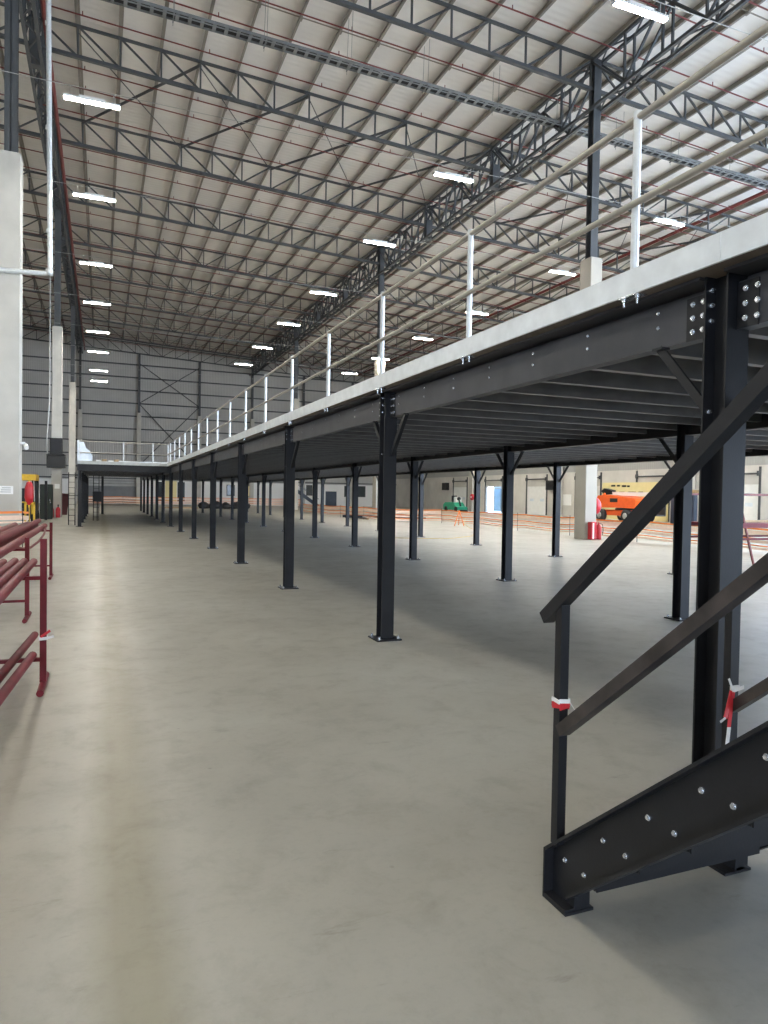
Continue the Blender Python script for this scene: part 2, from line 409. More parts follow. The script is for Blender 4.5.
# ------------------------------------------------------------------ mezzanine beams
def beam_me(L, front):
    m = MB(); t = .012
    if front:   # channel, web outward (-X)
        m.box(-.004, .004, 0, L, BB, 2.775).box(.004, .085, 0, L, BB, BB+t).box(.004, .085, 0, L, 2.775-t, 2.775).box(.055, .085, 0, L, 2.775, 2.812).box(-.11, .085, 0, L, 2.812, BT-.001)  # set-back strip and top plate added to draw the overhang's shadow
    else:
        m.box(-.005, .005, 0, L, BB, BT).box(-.08, .08, 0, L, BB, BB+t).box(-.08, .08, 0, L, BT-t, BT)
    return m
for row, x in ROWX.items():
    ys = [col_y(-1) - S] + [col_y(i) for i in range(-1, 13)]
    for j in range(len(ys)-1):
        a, b = ys[j] + .078, ys[j+1] - .078
        m = beam_me(b-a, row == 'front')
        pos = 'over the stairs' if j == 0 else 'between the %s and %s columns past the staircase' % (('stair', 'first') if j == 1 else (od(j-2), od(j-1)))
        t = thing('mezzanine_beam', (x, a, 0), 'dark %s row mezzanine beam %s' % (row, pos), 'beam', 'mezzanine beams of the %s row' % row)
        ob('web_and_flanges', m, M['beam'] if row == 'front' else M['black'], t)
        if row == 'front' and 0 <= j < 5:
            yy = .3
            n = 0
            while a + yy < b - .3 and n < 7:
                if yy > .28:
                    ob('bolt', boltsm_me, None, t, (-.004, yy + .1, 2.655)); ob('bolt', boltsm_me, None, t, (-.004, yy + .1, 2.74))
                yy += .643; n += 1
wf = thing('mezzanine_beam', (WX, 34.42, 0), 'dark steel beam along the front edge of the far wing', 'beam')
ob('web_and_flanges', MB((WX, 34.42, 0)).box(WX-.1, 2.95, 34.36, 34.48, BB, BT), M['black'], wf)
wf = thing('mezzanine_beam', (WX, 34.5, 0), 'dark steel side beam over the wing column row', 'beam')
ob('web_and_flanges', MB((WX, 34.5, 0)).box(WX-.06, WX+.06, 34.5, 52.6, BB, BT), M['black'], wf)

# ------------------------------------------------------------------ floor joists (C sections) and deck boards
jm = MB()
jx0, jx1 = 3.12, 11.9
def jo(m, x0, x1):
    m.box(x0, x1, -.003, .003, 2.62, BT-.002).box(x0, x1, .003, .065, 2.62, 2.626).box(x0, x1, .003, .065, BT-.008, BT-.002)
    m.box(x0, x1, .06, .066, 2.626, 2.645)
    return m
jme = jo(MB(), jx0, jx1).mesh('floor_joist'); jme.materials.append(M['joist'])
y = -1.5
while y < 61.4:
    o = ob('floor_joist', jme, None, None, (0, y, 0))
    tag(o, 'thin steel floor joist running across under the mezzanine deck', 'joist', 'floor joists under the mezzanine deck'); y += .643
jme2 = jo(MB(), WX, 2.95).mesh('floor_joist'); jme2.materials.append(M['joist'])
y = 35.0
while y < 52.5:
    o = ob('floor_joist', jme2, None, None, (0, y, 0))
    tag(o, 'thin steel floor joist under the far wing of the deck', 'joist', 'floor joists under the far wing'); y += .643
o = ob('mezzanine_deck', MB((7.4, 27, BT)).box(2.84, 11.95, -1.7, 61.6, BT, DZ), M['board'])
tag(o, 'long raised mezzanine deck boarded on steel joists', 'deck')
o = ob('mezzanine_deck', MB((1, 43, BT)).box(WX-.12, 2.838, 34.32, 52.8, BT, DZ), M['board'])
tag(o, 'short far wing of the mezzanine deck crossing towards the concrete columns', 'deck')

# ------------------------------------------------------------------ toe boards (galvanised) and guard rails
FX = 2.83; FZ0, FZ1 = 2.832, 2.978
segs = [-1.7, 2.62, 7.1, 11.6, 16.1, 20.6, 25.1, 29.6, 34.3]
for j in range(len(segs)-1):
    a, b = segs[j] + .001, segs[j+1] - .001
    t = thing('toe_board', (FX, a, FZ0), ('galvanised steel toe board on the deck edge over the stairs' if j == 0 else '%s galvanised steel toe board along the deck edge past the stairs' % od(j-1)), 'toe board', 'toe boards on the long deck edge')
    m = MB((FX, a, FZ0))
    m.box(FX-.004, FX, a, b, FZ0, FZ1).box(FX, FX+.03, a, b, FZ1-.004, FZ1).box(FX, FX+.05, a, b, FZ0, FZ0+.004)
    ob('sheet', m, M['galv'], t)
t = thing('toe_board', (1, 34.3, FZ0), 'galvanised toe board along the front of the far wing', 'toe board', 'toe boards of the far wing')
ob('sheet', MB((1, 34.3, FZ0)).box(WX-.13, FX-.006, 34.296, 34.3, FZ0, FZ1).box(WX-.13, FX-.006, 34.3, 34.316, FZ1-.004, FZ1), M['galvshade'], t)
t = thing('toe_board', (WX, 40, FZ0), 'galvanised toe board along the outer side of the far wing', 'toe board', 'toe boards of the far wing')
ob('sheet', MB((WX, 40, FZ0)).box(WX-.134, WX-.13, 34.3, 52.8, FZ0, FZ1), M['galvshade'], t)

RX = 2.868; RZ, RM = 3.86, 3.355
g = thing('guardrail', (RX, 0, DZ), 'long galvanised guardrail of posts and two tubes along the deck edge', 'guardrail')
pm = MB()
pm.cyl((0, 0, 0), (0, 0, RZ-DZ-.005), .0235, 14).box(-.03, .06, -.05, .05, -.001, .008).cyl((0, 0, RZ-DZ-.01), (0, 0, RZ-DZ+.034), .026, 12)
post_me = pm.mesh('post'); post_me.materials.append(M['galvpost'])
clm = MB().box(-.045, .03, -.08, .08, FZ0-DZ-.008, FZ0-DZ)
clip_me = clm.mesh('clip'); clip_me.materials.append(M['bolt'])
cb = MB(); cb.cyl((-.02, 0, FZ0-DZ-.055), (-.02, 0, FZ0-DZ-.008), .008, 8); cb.cyl((-.02, 0, FZ0-DZ-.024), (-.02, 0, FZ0-DZ-.008), .016, 6)
cbolt_me = cb.mesh('clip_bolt'); cbolt_me.materials.append(M['bolt'])
py = [3.275 + 1.985*k for k in range(-2, 16)] + [34.28]
for y in py:
    ob('post', post_me, None, g, (0, y, 0))
    if -1 < y < 34:
        c_ = ob('clip', clip_me, None, g, (0, y, 0))
        if y < 20:
            for s_ in (-.055, .055): ob('clip_bolt', cbolt_me, None, c_, (0, s_, 0))
ob('top_rail', MB((RX, 0, DZ)).cyl((RX, -1.6, RZ), (RX, 34.3, RZ), .021, 12), M['rail'], g)
ob('mid_rail', MB((RX, 0, DZ)).cyl((RX-.03, -1.6, RM), (RX-.03, 34.3, RM), .019, 12), M['rail'], g)
g2 = thing('guardrail', (1, 34.36, DZ), 'short galvanised guardrail across the front of the far wing', 'guardrail')
for x in (-.95, .92, 2.2):
    ob('post', post_me, None, g2, (x-1, 0, 0))
ob('top_rail', MB((1, 34.36, DZ)).cyl((-.97, 34.36, RZ), (2.84, 34.36, RZ), .023, 10), M['rail'], g2)
ob('mid_rail', MB((1, 34.36, DZ)).cyl((-.97, 34.36, RM), (2.84, 34.36, RM), .021, 10), M['rail'], g2)

# ------------------------------------------------------------------ stairs
SX0, SX1 = 1.755, 2.62
SL = .822; GO, RI = .225, .185
st = thing('steel_staircase', (2.2, 2.3, 0), 'black steel staircase with bolted treads climbing to the mezzanine beside the deck edge', 'staircase')
so = (2.2, 2.3, 0)
YT = -1.25      # upper end of stringers
def zt(y): return .205 + (2.40 - y)*SL
VD = .262
def stringer(xw, sg):
    """channel: web at xw, flanges pointing to sg*X"""
    m = MB(so); f = .05; t = .012
    yb = 2.25
    yl = 2.40 - (VD - .205 + .11)/SL     # where the lower flange meets the foot
    web = [(2.40, .012), (2.40, zt(2.40)), (YT, zt(YT)), (YT, zt(YT)-VD), (yb, max(.012, zt(yb)-VD)), (yb, .012)]
    m.prism(web, 'x', xw-.004, xw+.004)
    a, b = (xw+.004*sg, xw+f*sg); a, b = min(a, b), max(a, b)
    m.prism([(2.40, zt(2.40)-t*1.3), (2.40, zt(2.40)), (YT, zt(YT)), (YT, zt(YT)-t*1.3)], 'x', a, b)
    m.prism([(yb, max(.012, zt(yb)-VD)), (yb, max(.012, zt(yb)-VD)+t*1.3), (YT, zt(YT)-VD+t*1.3), (YT, zt(YT)-VD)], 'x', a, b)
    m.box(a, b, 2.392, 2.40, .012, zt(2.40)-.006)
    m.box(a, b, 2.25, 2.40, .012, .022)
    return m
s1 = ob('stringer', stringer(SX0, -1), M['black'], st)
s2 = ob('stringer', stringer(SX1, 1), M['black'], st)
for xw, sg in ((SX0, -1), (SX1, 1)):
    m = MB(so)
    a = xw + .03*sg
    m.box(xw-.05 if sg < 0 else xw-.07, xw+.085, 2.245, 2.40, 0, .012).box(xw+.004, xw+.07, 2.25, 2.26, .012, .13)
    ob('foot_cleat', m, M['black'], st)
def tz(k): return .19 + RI*k
nst = 14
for k in range(nst):
    yc = 2.25 - GO*k; z = tz(k) + .012
    if z > 2.75: break
    m = MB(so); d_ = .24
    m.box(SX0+.005, SX1-.005, yc-d_/2, yc+d_/2, z-.004, z+.004)
    m.box(SX0+.005, SX1-.005, yc+d_/2-.006, yc+d_/2, z-.055, z-.004).box(SX0+.005, SX1-.005, yc-d_/2, yc-d_/2+.006, z-.055, z-.004)
    m.box(SX0+.005, SX0+.011, yc-d_/2+.01, yc+d_/2-.01, z-.055, z-.004).box(SX1-.011, SX1-.005, yc-d_/2+.01, yc+d_/2-.01, z-.055, z-.004)
    tr = ob('tread', m, M['black'], st)
    bx = MB(); bolt(bx, (0, 0, 0), (-1, 0, 0), .0105, .022)
    for yy in (yc+.06, yc-.06):
        ob('bolt', boltsm_me, None, tr, (SX0-.004-so[0], yy-so[1], tz(k)-.002))
# handrails
for xr in (SX0-.028, SX1+.028):
    hr = ob('handrail', MB(so).bar((xr, 2.445, 1.15), (xr, YT, 1.13+(2.47-YT)*SL), .05, .05), M['black'], st)
    ob('mid_rail', MB(so).bar((xr, 2.32, .715), (xr, YT, .715+(2.32-YT)*SL), .05, .045), M['rust'], st)
    for yy in (2.335, .55, -1.2):
        ob('handrail_post', MB(so).box(xr-.02, xr+.02, yy-.02, yy+.02, zt(yy)-.01, 1.13+(2.47-yy)*SL-.02), M['black'], st)
ob('top_landing', MB(so).box(SX0, 2.83, YT-.4, YT+.05, BT-.05, BT+.04), M['black'], st)
# barrier tape knots
def tape(name_loc, label, pieces):
    t = thing('barrier_tape', name_loc, label, 'tape', 'knots of red and white barrier tape')
    for col, mb_ in pieces: ob('tape_strip', mb_, M[col], t)
    return t
XT = SX0 - .028
L0 = (XT, 2.335, .82)
ring = MB(L0); h = .024
for a, b in (((-h, -h), (h, -h)), ((h, -h), (h, h)), ((h, h), (-h, h)), ((-h, h), (-h, -h))):
    ring.bar((XT+a[0], 2.335+a[1], .812), (XT+b[0], 2.335+b[1], .822), .004, .026)
wr = MB(L0)
for a, b in (((-h, -h), (h, -h)), ((h, -h), (h, h)), ((h, h), (-h, h)), ((-h, h), (-h, -h))):
    wr.bar((XT+a[0]*1.05, 2.335+a[1]*1.05, .838), (XT+b[0]*1.05, 2.335+b[1]*1.05, .833), .004, .016)
wr.bar((XT+.02, 2.3, .83), (XT+.055, 2.28, .77), .012, .003)
tape(L0, 'red and white tape wrapped round the near stair handrail post', [('tapered', ring), ('tapewhite', wr)])
L1 = (SX1, 2.335, .8)
x_, y_ = SX1, 2.30
def strip(p, q, w_): return MB(L1).bar((x_+p[0], y_+p[1], p[2]), (x_+q[0], y_+q[1], q[2]), w_, .003, (0, -1, 0))
pcs = [('tapered', strip((0, 0, .80), (-.055, -.02, .69), .022)), ('tapewhite', strip((-.055, -.02, .69), (-.085, -.02, .675), .01)),
       ('tapered', strip((.005, -.005, .80), (-.016, -.005, .64), .02)), ('tapewhite', strip((-.016, -.006, .64), (-.03, -.006, .52), .02)),
       ('tapered', strip((-.03, -.006, .52), (-.036, -.006, .47), .02)), ('tapewhite', strip((-.03, -.01, .86), (0, -.01, .80), .01)),
       ('tapewhite', strip((0, -.012, .805), (.06, -.012, .815), .016)), ('tapewhite', MB(L1).box(SX1+.0, SX1+.05, 2.30, 2.31, .80, .82))]
tape(L1, 'red and white tape tied to the far stair handrail with long hanging tails', pcs)

# ------------------------------------------------------------------ building columns
def bcolumn(x, y, ctop, label, mm, base=True):
    t = thing('warehouse_column', (x, y, 0), label, 'column', 'concrete and steel warehouse columns')
    b = .35
    ob('concrete_base', MB((x, y, 0)).bbox(x-b*.8, x+b*.8, y-b, y+b, 0, ctop, .02), mm, t)
    h = ztop(x) - .05
    m = MB((x, y, 0)); q = .17
    m.box(x-q, x+q, y-q, y-q+.025, ctop, h).box(x-q, x+q, y+q-.025, y+q, ctop, h).box(x-.012, x+.012, y-q, y+q, ctop, h)
    ob('steel_shaft', m, M['truss'], t)
    ob('cap_plate', MB((x, y, 0)).box(x-.24, x+.24, y-.24, y+.24, ctop, ctop+.03), M['truss'], t)
CYs = [.1, 23.4, 46.6, 69.9]
names = ['near', 'nearest visible', 'second', 'third']
for j, y in enumerate(CYs):
    bcolumn(-2.52, y, 11.4, ['concrete column with steel top behind the camera beside the racks', 'broad grey concrete column beside the red pipe racks', 'slim concrete column carrying the black boxes', 'farthest concrete column before the wing platform'][j], M['conc'])
    bcolumn(18.3, y, 11.3, ['concrete and steel column beyond the stairs', 'concrete column with red fire equipment at its foot', 'second concrete column of the row beyond the mezzanine', 'third concrete column of the row beyond the mezzanine'][j], M['cream'])
    bcolumn(-23.0, y, 11.4, '%s concrete column against the side wall' % ORD[j], M['conc'])
    if j != 0:
        bcolumn(39.0, (0, 38.4, 53.9, 69.9)[j], 11.2, '%s concrete column against the dock wall' % ORD[j-1], M['conc'])
for j, x in enumerate((-16.3, -9.3, -2.5, 4.25, 11.6, 18.4, 25.4, 32.4)):
    t = thing('wall_column', (x, YF-.5, 0), '%s far wall column, concrete below and dark steel above' % ORD[j], 'column', 'columns standing against the far wall')
    ob('concrete_base', MB((x, YF-.5, 0)).bbox(x-.25, x+.25, YF-.8, YF-.22, 0, 11.4, .02), M['conc'], t)
    ob('steel_shaft', MB((x, YF-.5, 0)).box(x-.12, x+.12, YF-.62, YF-.3, 11.4, ztop(x)-1.3), M['truss'], t)
j = 0
for za, zb in ((4.8, 12.6), (12.6, 17.6)):
    for a, b in ((4.25, 11.6), (11.6, 4.25)):
        o = ob('wall_brace', MB((4.25 if a < b else 11.6, YF-.3, za)).bar((a, YF-.25-.06*(a < b), za), (b, YF-.25-.06*(a < b), zb), .1, .1), M['truss'])
        tag(o, '%s dark diagonal brace on the far wall, %s' % ('upper' if za > 10 else 'lower', 'rising from the pale stub column' if a < b else 'falling across the other brace'), 'brace', 'cross braces on the far wall'); j += 1

# ------------------------------------------------------------------ roof trusses, one per bay and line
PN = 1.6
nodes0 = [0 + PN*k for k in range(14)]
def truss_parts(x0):
    """local origin at (x0, y, 0)"""
    n = 13; W = 20.8; mid = W/2
    X = [k*W/n for k in range(n+1)]
    tz_ = lambda x: ztop(x0 + x); D = 1.22
    parts = []
    parts.append(('top_chord', MB().bar((0, 0, tz_(0)), (W, 0, tz_(W)), .10, .10)))
    parts.append(('bottom_chord', MB().bar((0, 0, tz_(0)-D), (W, 0, tz_(W)-D), .16, .13)))
    for k in range(n+1):
        parts.append(('vertical', MB().bar((X[k], 0, tz_(X[k])-D), (X[k], 0, tz_(X[k])+.02), .068, .068)))
    for k in range(n):
        if X[k] < mid - 1.0: a, b = (X[k], tz_(X[k])), (X[k+1], tz_(X[k+1])-D)
        else: a, b = (X[k], tz_(X[k])-D), (X[k+1], tz_(X[k+1]))
        parts.append(('diagonal', MB().bar((a[0], 0, a[1]), (b[0], 0, b[1]), .068, .068)))
    return parts
bays = [('bay over the racks side wall', GX[0]+.12), ('bay over the mezzanine', GX[1]-.1), ('bay over the docks', GX[2]-.1)]
for bi, (bn, x0) in enumerate(bays):
    root = None; num = 0
    for j, y in enumerate(TY):
        if y < -2 or y > 93.5: continue
        if root is None:
            root = thing('roof_truss', (x0, y, 0), '', 'truss', 'lattice roof trusses in the ' + bn)
            for nm, mb_ in truss_parts(x0): ob(nm, mb_, M['truss'], root)
            r = root
        else: r = dup(root, (x0, y, 0))
        if y > 92.5: r.location.y = 92.75
        r['label'] = '%s dark lattice roof truss from the camera, in the %s' % (ORD[num], bn); num += 1

# girders along Y (twin lattice)
def girder_parts(x, L):
    zt_, zb_ = ztop(x) - .12, ztop(x) - 2.0
    P = []; n = 12; st_ = L/n
    for s_ in (-.22, .22):
        P.append(('top_chord', MB().bar((s_, 0, zt_), (s_, L, zt_), .11, .11)))
        P.append(('bottom_chord', MB().bar((s_, 0, zb_), (s_, L, zb_), .12, .12)))
        for k in range(n):
            P.append(('vertical', MB().bar((s_, k*st_, zb_), (s_, k*st_, zt_), .08, .08)))
            a, b = (zb_, zt_) if k % 2 else (zt_, zb_)
            P.append(('diagonal', MB().bar((s_, k*st_, a), (s_, (k+1)*st_, b), .08, .08)))
    for z in (zt_, zb_):
        m = MB()
        for k in range(n*2):
            sg = 1 if k % 2 else -1
            m.bar((-.22*sg, k*st_/2, z), (.22*sg, (k+1)*st_/2, z), .05, .05)
        P.append(('lacing', m))
    for k in (4, 8):
        P.append(('hanger_plate', MB().box(-.2, .2, k*st_-.18, k*st_+.18, zb_-.05, zb_+1.1)))
    return P
for gi, x in enumerate(GX[1:3]):
    root = None
    nm_ = ['line of columns beside the racks', 'line of columns beyond the mezzanine'][gi]
    for j, y in enumerate((.1, 23.4, 46.7, 69.9)):
        if root is None:
            root = thing('girder_truss', (x, y, 0), '', 'girder', 'twin lattice girders on the ' + nm_)
            for n_, mb_ in girder_parts(x, 23.28): ob(n_, mb_, M['truss'], root)
            r = root
        else: r = dup(root, (x, y, 0))
        r['label'] = '%s twin lattice girder from the camera on the %s' % (ORD[j], nm_)

# purlins along Y
k = 0; x = -23.0
pxs = [-2.6 + 1.6*i for i in range(-12, 27)]
for x in pxs:
    z = ztop(x) + .05
    m = MB((x, 40, z)).box(x-.005, x+.005, YB, YF, z, z+.27).box(x-.09, x, YB, YF, z, z+.01).box(x, x+.09, YB, YF, z+.26, z+.27)
    o = ob('roof_purlin', m, M['purlin']); tag(o, 'thin steel roof purlin running the length of the hall', 'purlin', 'roof purlins under the sheeting')
# bridging lines between purlins
for j in range(1, len(TY)-1):
    y = TY[j] + 3.88 - .6
    if y < 0 or y > 90: continue
    z_ = lambda x: ztop(x) + .12
    m = MB((10, y, 19)).bar((-23.2, y, z_(-23.2)), (39, y, z_(39)), .035, .035)
    for x in pxs: m.box(x-.04, x+.04, y-.09, y+.09, z_(x)-.1, z_(x)+.06)
    o = ob('purlin_bridging', m, M['purlin']); tag(o, 'thin grey bridging line tying the purlins midway between two trusses', 'bridging', 'bridging lines between the purlins')
# red sprinkler branch pipes along X
for j in range(3, len(TY)-1):
    for dy in (2.5, 4.1, 6.5):
        y = TY[j] + dy
        z_ = lambda x: ztop(x) - .30
        m = MB((8, y, 19.5)).cyl((-22.5, y, z_(-22.5)), (38.8, y, z_(38.8)), .028, 8)
        for q in range(12):
            xx = -20 + q*4.8
            m.cyl((xx, y, z_(xx)), (xx, y, z_(xx)+.16), .02, 6)
        o = ob('sprinkler_pipe', m, M['redpipe']); tag(o, 'thin dark red sprinkler branch pipe running under the roof', 'sprinkler pipe', 'red sprinkler branch pipes')
for x, r_, z, lab in ((-2.0, .09, ztop(-2.0)-1.75, 'thick red sprinkler main beside the girder over the racks'), (33.0, .1, 18.3, 'thick red sprinkler main over the dock side')):
    o = ob('sprinkler_main', MB((x, 40, z)).cyl((x, -10, z), (x, 92, z), r_, 12), M['redpipe']); tag(o, lab, 'pipe')
# roof plane bracing between the second and third trusses
yA, yB_ = 31.2, 38.92
for k in range(8):
    xa = -1.0 + 4.8*k
    xb = xa + 4.8
    if xb > 39: break
    zA, zB = ztop(xa)-.12, ztop(xb)-.12
    o = ob('roof_brace', MB((xa, yB_, zA)).cyl((xa, yB_, zA), (xb, yA, zB), .06, 8), M['truss'])
    tag(o, 'thick dark tube brace slanting between two roof trusses', 'brace', 'tube braces in the roof')
    o = ob('brace_rod', MB((xa, yA, zA)).cyl((xa, yA, zA-.1), (xb, yB_, zB-.1), .025, 6), M['truss'])
    tag(o, 'thin dark brace rod slanting between two roof trusses', 'brace rod', 'brace rods in the roof')

# cable tray
ct = thing('cable_tray', (8, 25.6, 17.95), 'grey ladder cable tray hung across the hall under the roof', 'cable tray')
ct.rotation_euler = (0, .025, 0)
for yy in (25.68, 26.12):
    ob('side_rail', MB((8, 25.9, 17.95)).box(-2.4, 39, yy-.015, yy+.015, 17.9, 18.0), M['tray'], ct)
rm = MB().box(-.06, .06, -.21, .21, -.045, -.025).mesh('rung'); rm.materials.append(M['tray']); x = -2.3
while x < 38.9: ob('rung', rm, None, ct, (x-8, 0, 0)); x += .42
m = MB((8, 25.9, 17.95))
for i in range(5): m.cyl((-2.4, 25.76+.07*i, 17.955), (39, 25.76+.07*i, 17.955), .025, 6)
ob('cables', m, M['ink'], ct)
x = -1
while x < 39:
    for yy in (25.66, 26.14): ob('hanger_rod', MB((8, 25.9, 17.95)).cyl((x, yy, 17.72), (x, yy, ztop(x)+.1), .009, 5), M['tray'], ct)
    ob('hanger_bar', MB((8, 25.9, 17.95)).box(x-.02, x+.02, 25.6, 26.2, 17.86, 17.9), M['tray'], ct)
    x += 3.2
ob('conduit', MB((8, 25.9, 17.95)).cyl((-2.4, 25.6, 17.78), (39, 25.6, 17.78), .022, 6), M['tray'], ct)

# LED high bay lights on catenary wires
LX = [-19.9, -10.1, -.28, 9.74, 18.1, 23.4, 28.2, 32.6, 36.9]  # rows beyond the cream columns and over the dock lane: added fill light
LY = [-9.5, -2.6, 4.3, 11.13, 19.0, 25.05, 32.35, 39.0, 46.0, 52.6, 60.7, 66.5]
LZ = 11.2
lh = MB().box(-.63, .63, -.06, .06, .03, .08).box(-.65, -.63, -.065, .065, -.01, .085).box(.63, .65, -.065, .065, -.01, .085).box(-.3, .3, -.05, .05, .08, .13).mesh('housing'); lh.materials.append(M['lamp'])
ld = MB().box(-.63, .63, -.05, .05, -.005, .029).mesh('diffuser'); ld.materials.append(M['led'])
hw = MB()
for s_ in (-.5, .5): hw.cyl((s_, 0, .08), (s_, 0, .32), .006, 5)
hw = hw.mesh('hook'); hw.materials.append(M['wire'])
nl = {}
for i, x in enumerate(LX):
    for j, y in enumerate(LY):
        if i in (3, 4) and y > 55: continue
        row = ['row by the side wall', 'row beyond the racks', 'row over the aisle', 'row over the mezzanine', 'row over the mezzanine far edge', 'added row beyond the cream columns', 'row over the dock side', 'added row over the dock lane', 'row by the dock wall'][i]
        t = thing('hanging_led_light', (x, y, LZ), '%s bright linear LED light from the camera in the %s' % (ORD[j], row), 'light', 'linear LED lights in the ' + row)
        ob('housing', lh, None, t); ob('diffuser', ld, None, t); ob('hook', hw, None, t)
for j, y in enumerate(LY):
    if y < 0: continue
    pts = []
    for a, b in ((GX[0], GX[1]-.2), (GX[1]+.2, GX[2]-.2), (GX[2]+.2, GX[3])):
        pass
    m = MB((8, y, LZ+.32)).cyl((GX[0], y, LZ+.325), (GX[3], y, LZ+.325), .009, 5)
    o = ob('catenary_wire', m, M['wire']); tag(o, '%s thin steel wire strung across the hall carrying lights' % ORD[j], 'wire', 'wires carrying the lights')

# downpipe on the nearest column
m = MB((-1.5, 23, 8)).tube([(-1.56, 23.0, 19.0), (-1.45, 23.0, 8.2), (-1.47, 23.0, 8.05), (-1.58, 23.0, 8.0), (-3.4, 23.0, 7.92)], .075, 10)
t = thing('downpipe', (-1.5, 23, 8), 'galvanised downpipe dropping beside the broad concrete column and turning across it', 'pipe')
ob('pipe', m, M['galvpost'], t)
m = MB((-1.5, 23, 8))
for z in (9.2, 12.2, 15.2): m.cyl((-1.47-.01*(z-8)*.9, 23, z), (-1.47-.01*(z-8)*.9, 23, z+.1), .09, 10)
m.lathe((-1.47, 23.0, 8.05), [(.0, -.1), (.1, -.09), (.11, 0), (.1, .1), (0, .12)], 'z', 12)
ob('coupling', m, M['galvpost'], t)

# ------------------------------------------------------------------ red pipe racks
def pipe_rack(label, frames, xin, xout, ztop_, arms, zlow):
    t = thing('pipe_rack', (xin, frames[0], 0), label, 'pipe rack', 'dark red steel pipe racks'); o_ = (xin, frames[0], 0)
    for y in frames:
        for x in (xin, xout):
            ob('upright', MB(o_).box(x-.025, x+.025, y-.025, y+.025, .05, ztop_), M['redrack'], t)
            ob('foot', MB(o_).tube([(x, y-.32, .03), (x, y+.32, .03)], .028, 10), M['redrack'], t)
        for z in arms:
            ob('arm', MB(o_).box(xout, xin, y-.02, y+.02, z-.03, z), M['redrack'], t)
    return t
pipe_rack('dark red pipe rack nearest the camera with white tape on its post', [2.4, 6.45], -.445, -1.75, 1.24, (.25, .93), 0)
pipe_rack('dark red pipe rack behind the taped one', [9.9, 14.4], -.87, -2.1, 1.04, (.25, .90), 0)
def redpipe(a, b, r, label, grp):
    o = ob('steel_pipe', MB(a).tube([a, b], r, 12), M['redrack']); tag(o, label, 'pipe', grp)
redpipe((-.575, 7.3, .283), (-.93, 2.0, .283), .033, 'dark red pipe on the low arms of the near rack, inner one', 'pipes on the low arms of the near rack')
redpipe((-.52, 6.40, .283), (-.86, 1.6, .283), .033, 'dark red pipe on the low arms of the near rack beside the post', 'pipes on the low arms of the near rack')
for q in range(7):
    redpipe((-.595 - .085*q, 7.4 + .05*(q % 3), .964), (-.595-.085*q, 1.8, .964), .034, '%s dark red pipe in the near rack upper layer, counting from the post' % ORD[q], 'pipes in the upper layer of the near rack')
redpipe((-1.02, 15.0, .952), (-1.02, 5.5, .952), .052, 'thick dark red pipe lying on the farther rack nearest its posts', 'thick pipes on the farther rack')
redpipe((-1.2, 15.3, .952), (-1.2, 5.5, .952), .052, 'second thick dark red pipe lying on the farther rack', 'thick pipes on the farther rack')
redpipe((-1.38, 15.8, .952), (-1.38, 5.5, .952), .052, 'third thick dark red pipe lying on the farther rack', 'thick pipes on the farther rack')
redpipe((-1.57, 15.4, .952), (-1.57, 5.5, .952), .052, 'fourth thick dark red pipe lying on the farther rack', 'thick pipes on the farther rack')
redpipe((-1.12, 15.0, 1.05), (-1.12, 5.5, 1.05), .045, 'dark red pipe stacked on top of the farther rack pipes', 'thick pipes on the farther rack')
o = ob('bent_pipe', MB((-.9, 12, .9)).tube([(-.95, 14.2, .93), (-.92, 13.4, .88), (-.93, 12.4, .82), (-.96, 11.4, .80), (-.97, 10.4, .86), (-.98, 9.85, .925), (-.99, 9.2, .93)], .018, 8), M['redrack'])
tag(o, 'thin red pipe sagging between the arms of the farther rack', 'pipe')
tw = MB((-.445, 6.45, .42)); h = .03
for a, b in (((-h, -h), (h, -h)), ((h, -h), (h, h)), ((h, h), (-h, h)), ((-h, h), (-h, -h))):
    tw.bar((-.445+a[0], 6.45+a[1], .41), (-.445+b[0], 6.45+b[1], .413), .004, .025)
tw.bar((-.46, 6.41, .41), (-.36, 6.40, .43), .004, .02)
tr_ = MB((-.445, 6.45, .42)).bar((-.46, 6.405, .43), (-.39, 6.40, .48), .004, .02)
tape((-.445, 6.45, .42), 'white and red tape tied round the post of the near pipe rack', [('tapewhite', tw), ('tapered', tr_)])
# red trestle rack standing beyond the rear columns
t = thing('trestle_rack', (14.6, 12.3, 0), 'red steel trestle rack standing behind the stair column past the mezzanine', 'rack'); o_ = (14.6, 12.3, 0)
for y in (12.0, 13.1):
    ob('top_bar', MB(o_).bar((13.3, y, 1.80), (17.5, y, 1.82), .05, .05), M['redpipe'], t)
    ob('shelf_bar', MB(o_).bar((13.3, y, 1.08), (17.5, y, 1.07), .05, .11), M['redrack'], t)
    ob('low_bar', MB(o_).bar((13.3, y, .76), (17.5, y, .76), .04, .05), M['redrack'], t)
    for xa in (13.95, 16.6):
        ob('leg', MB(o_).bar((xa-.25, y, 1.80), (xa+.35, y, .02), .04, .04), M['redpipe'], t)
        ob('foot', MB(o_).box(xa+.2, xa+.5, y-.04, y+.04, 0, .02), M['redpipe'], t)
ob('shelf', MB(o_).box(13.3, 17.5, 12.02, 13.08, 1.09, 1.13), M['redrack'], t)
o = ob('timber_plank', MB((15.2, 12.6, 1.15)).bar((13.4, 12.5, 1.16), (16.9, 12.7, 1.16), .22, .05), M['wood']); tag(o, 'timber plank lying on the red trestle rack', 'plank')

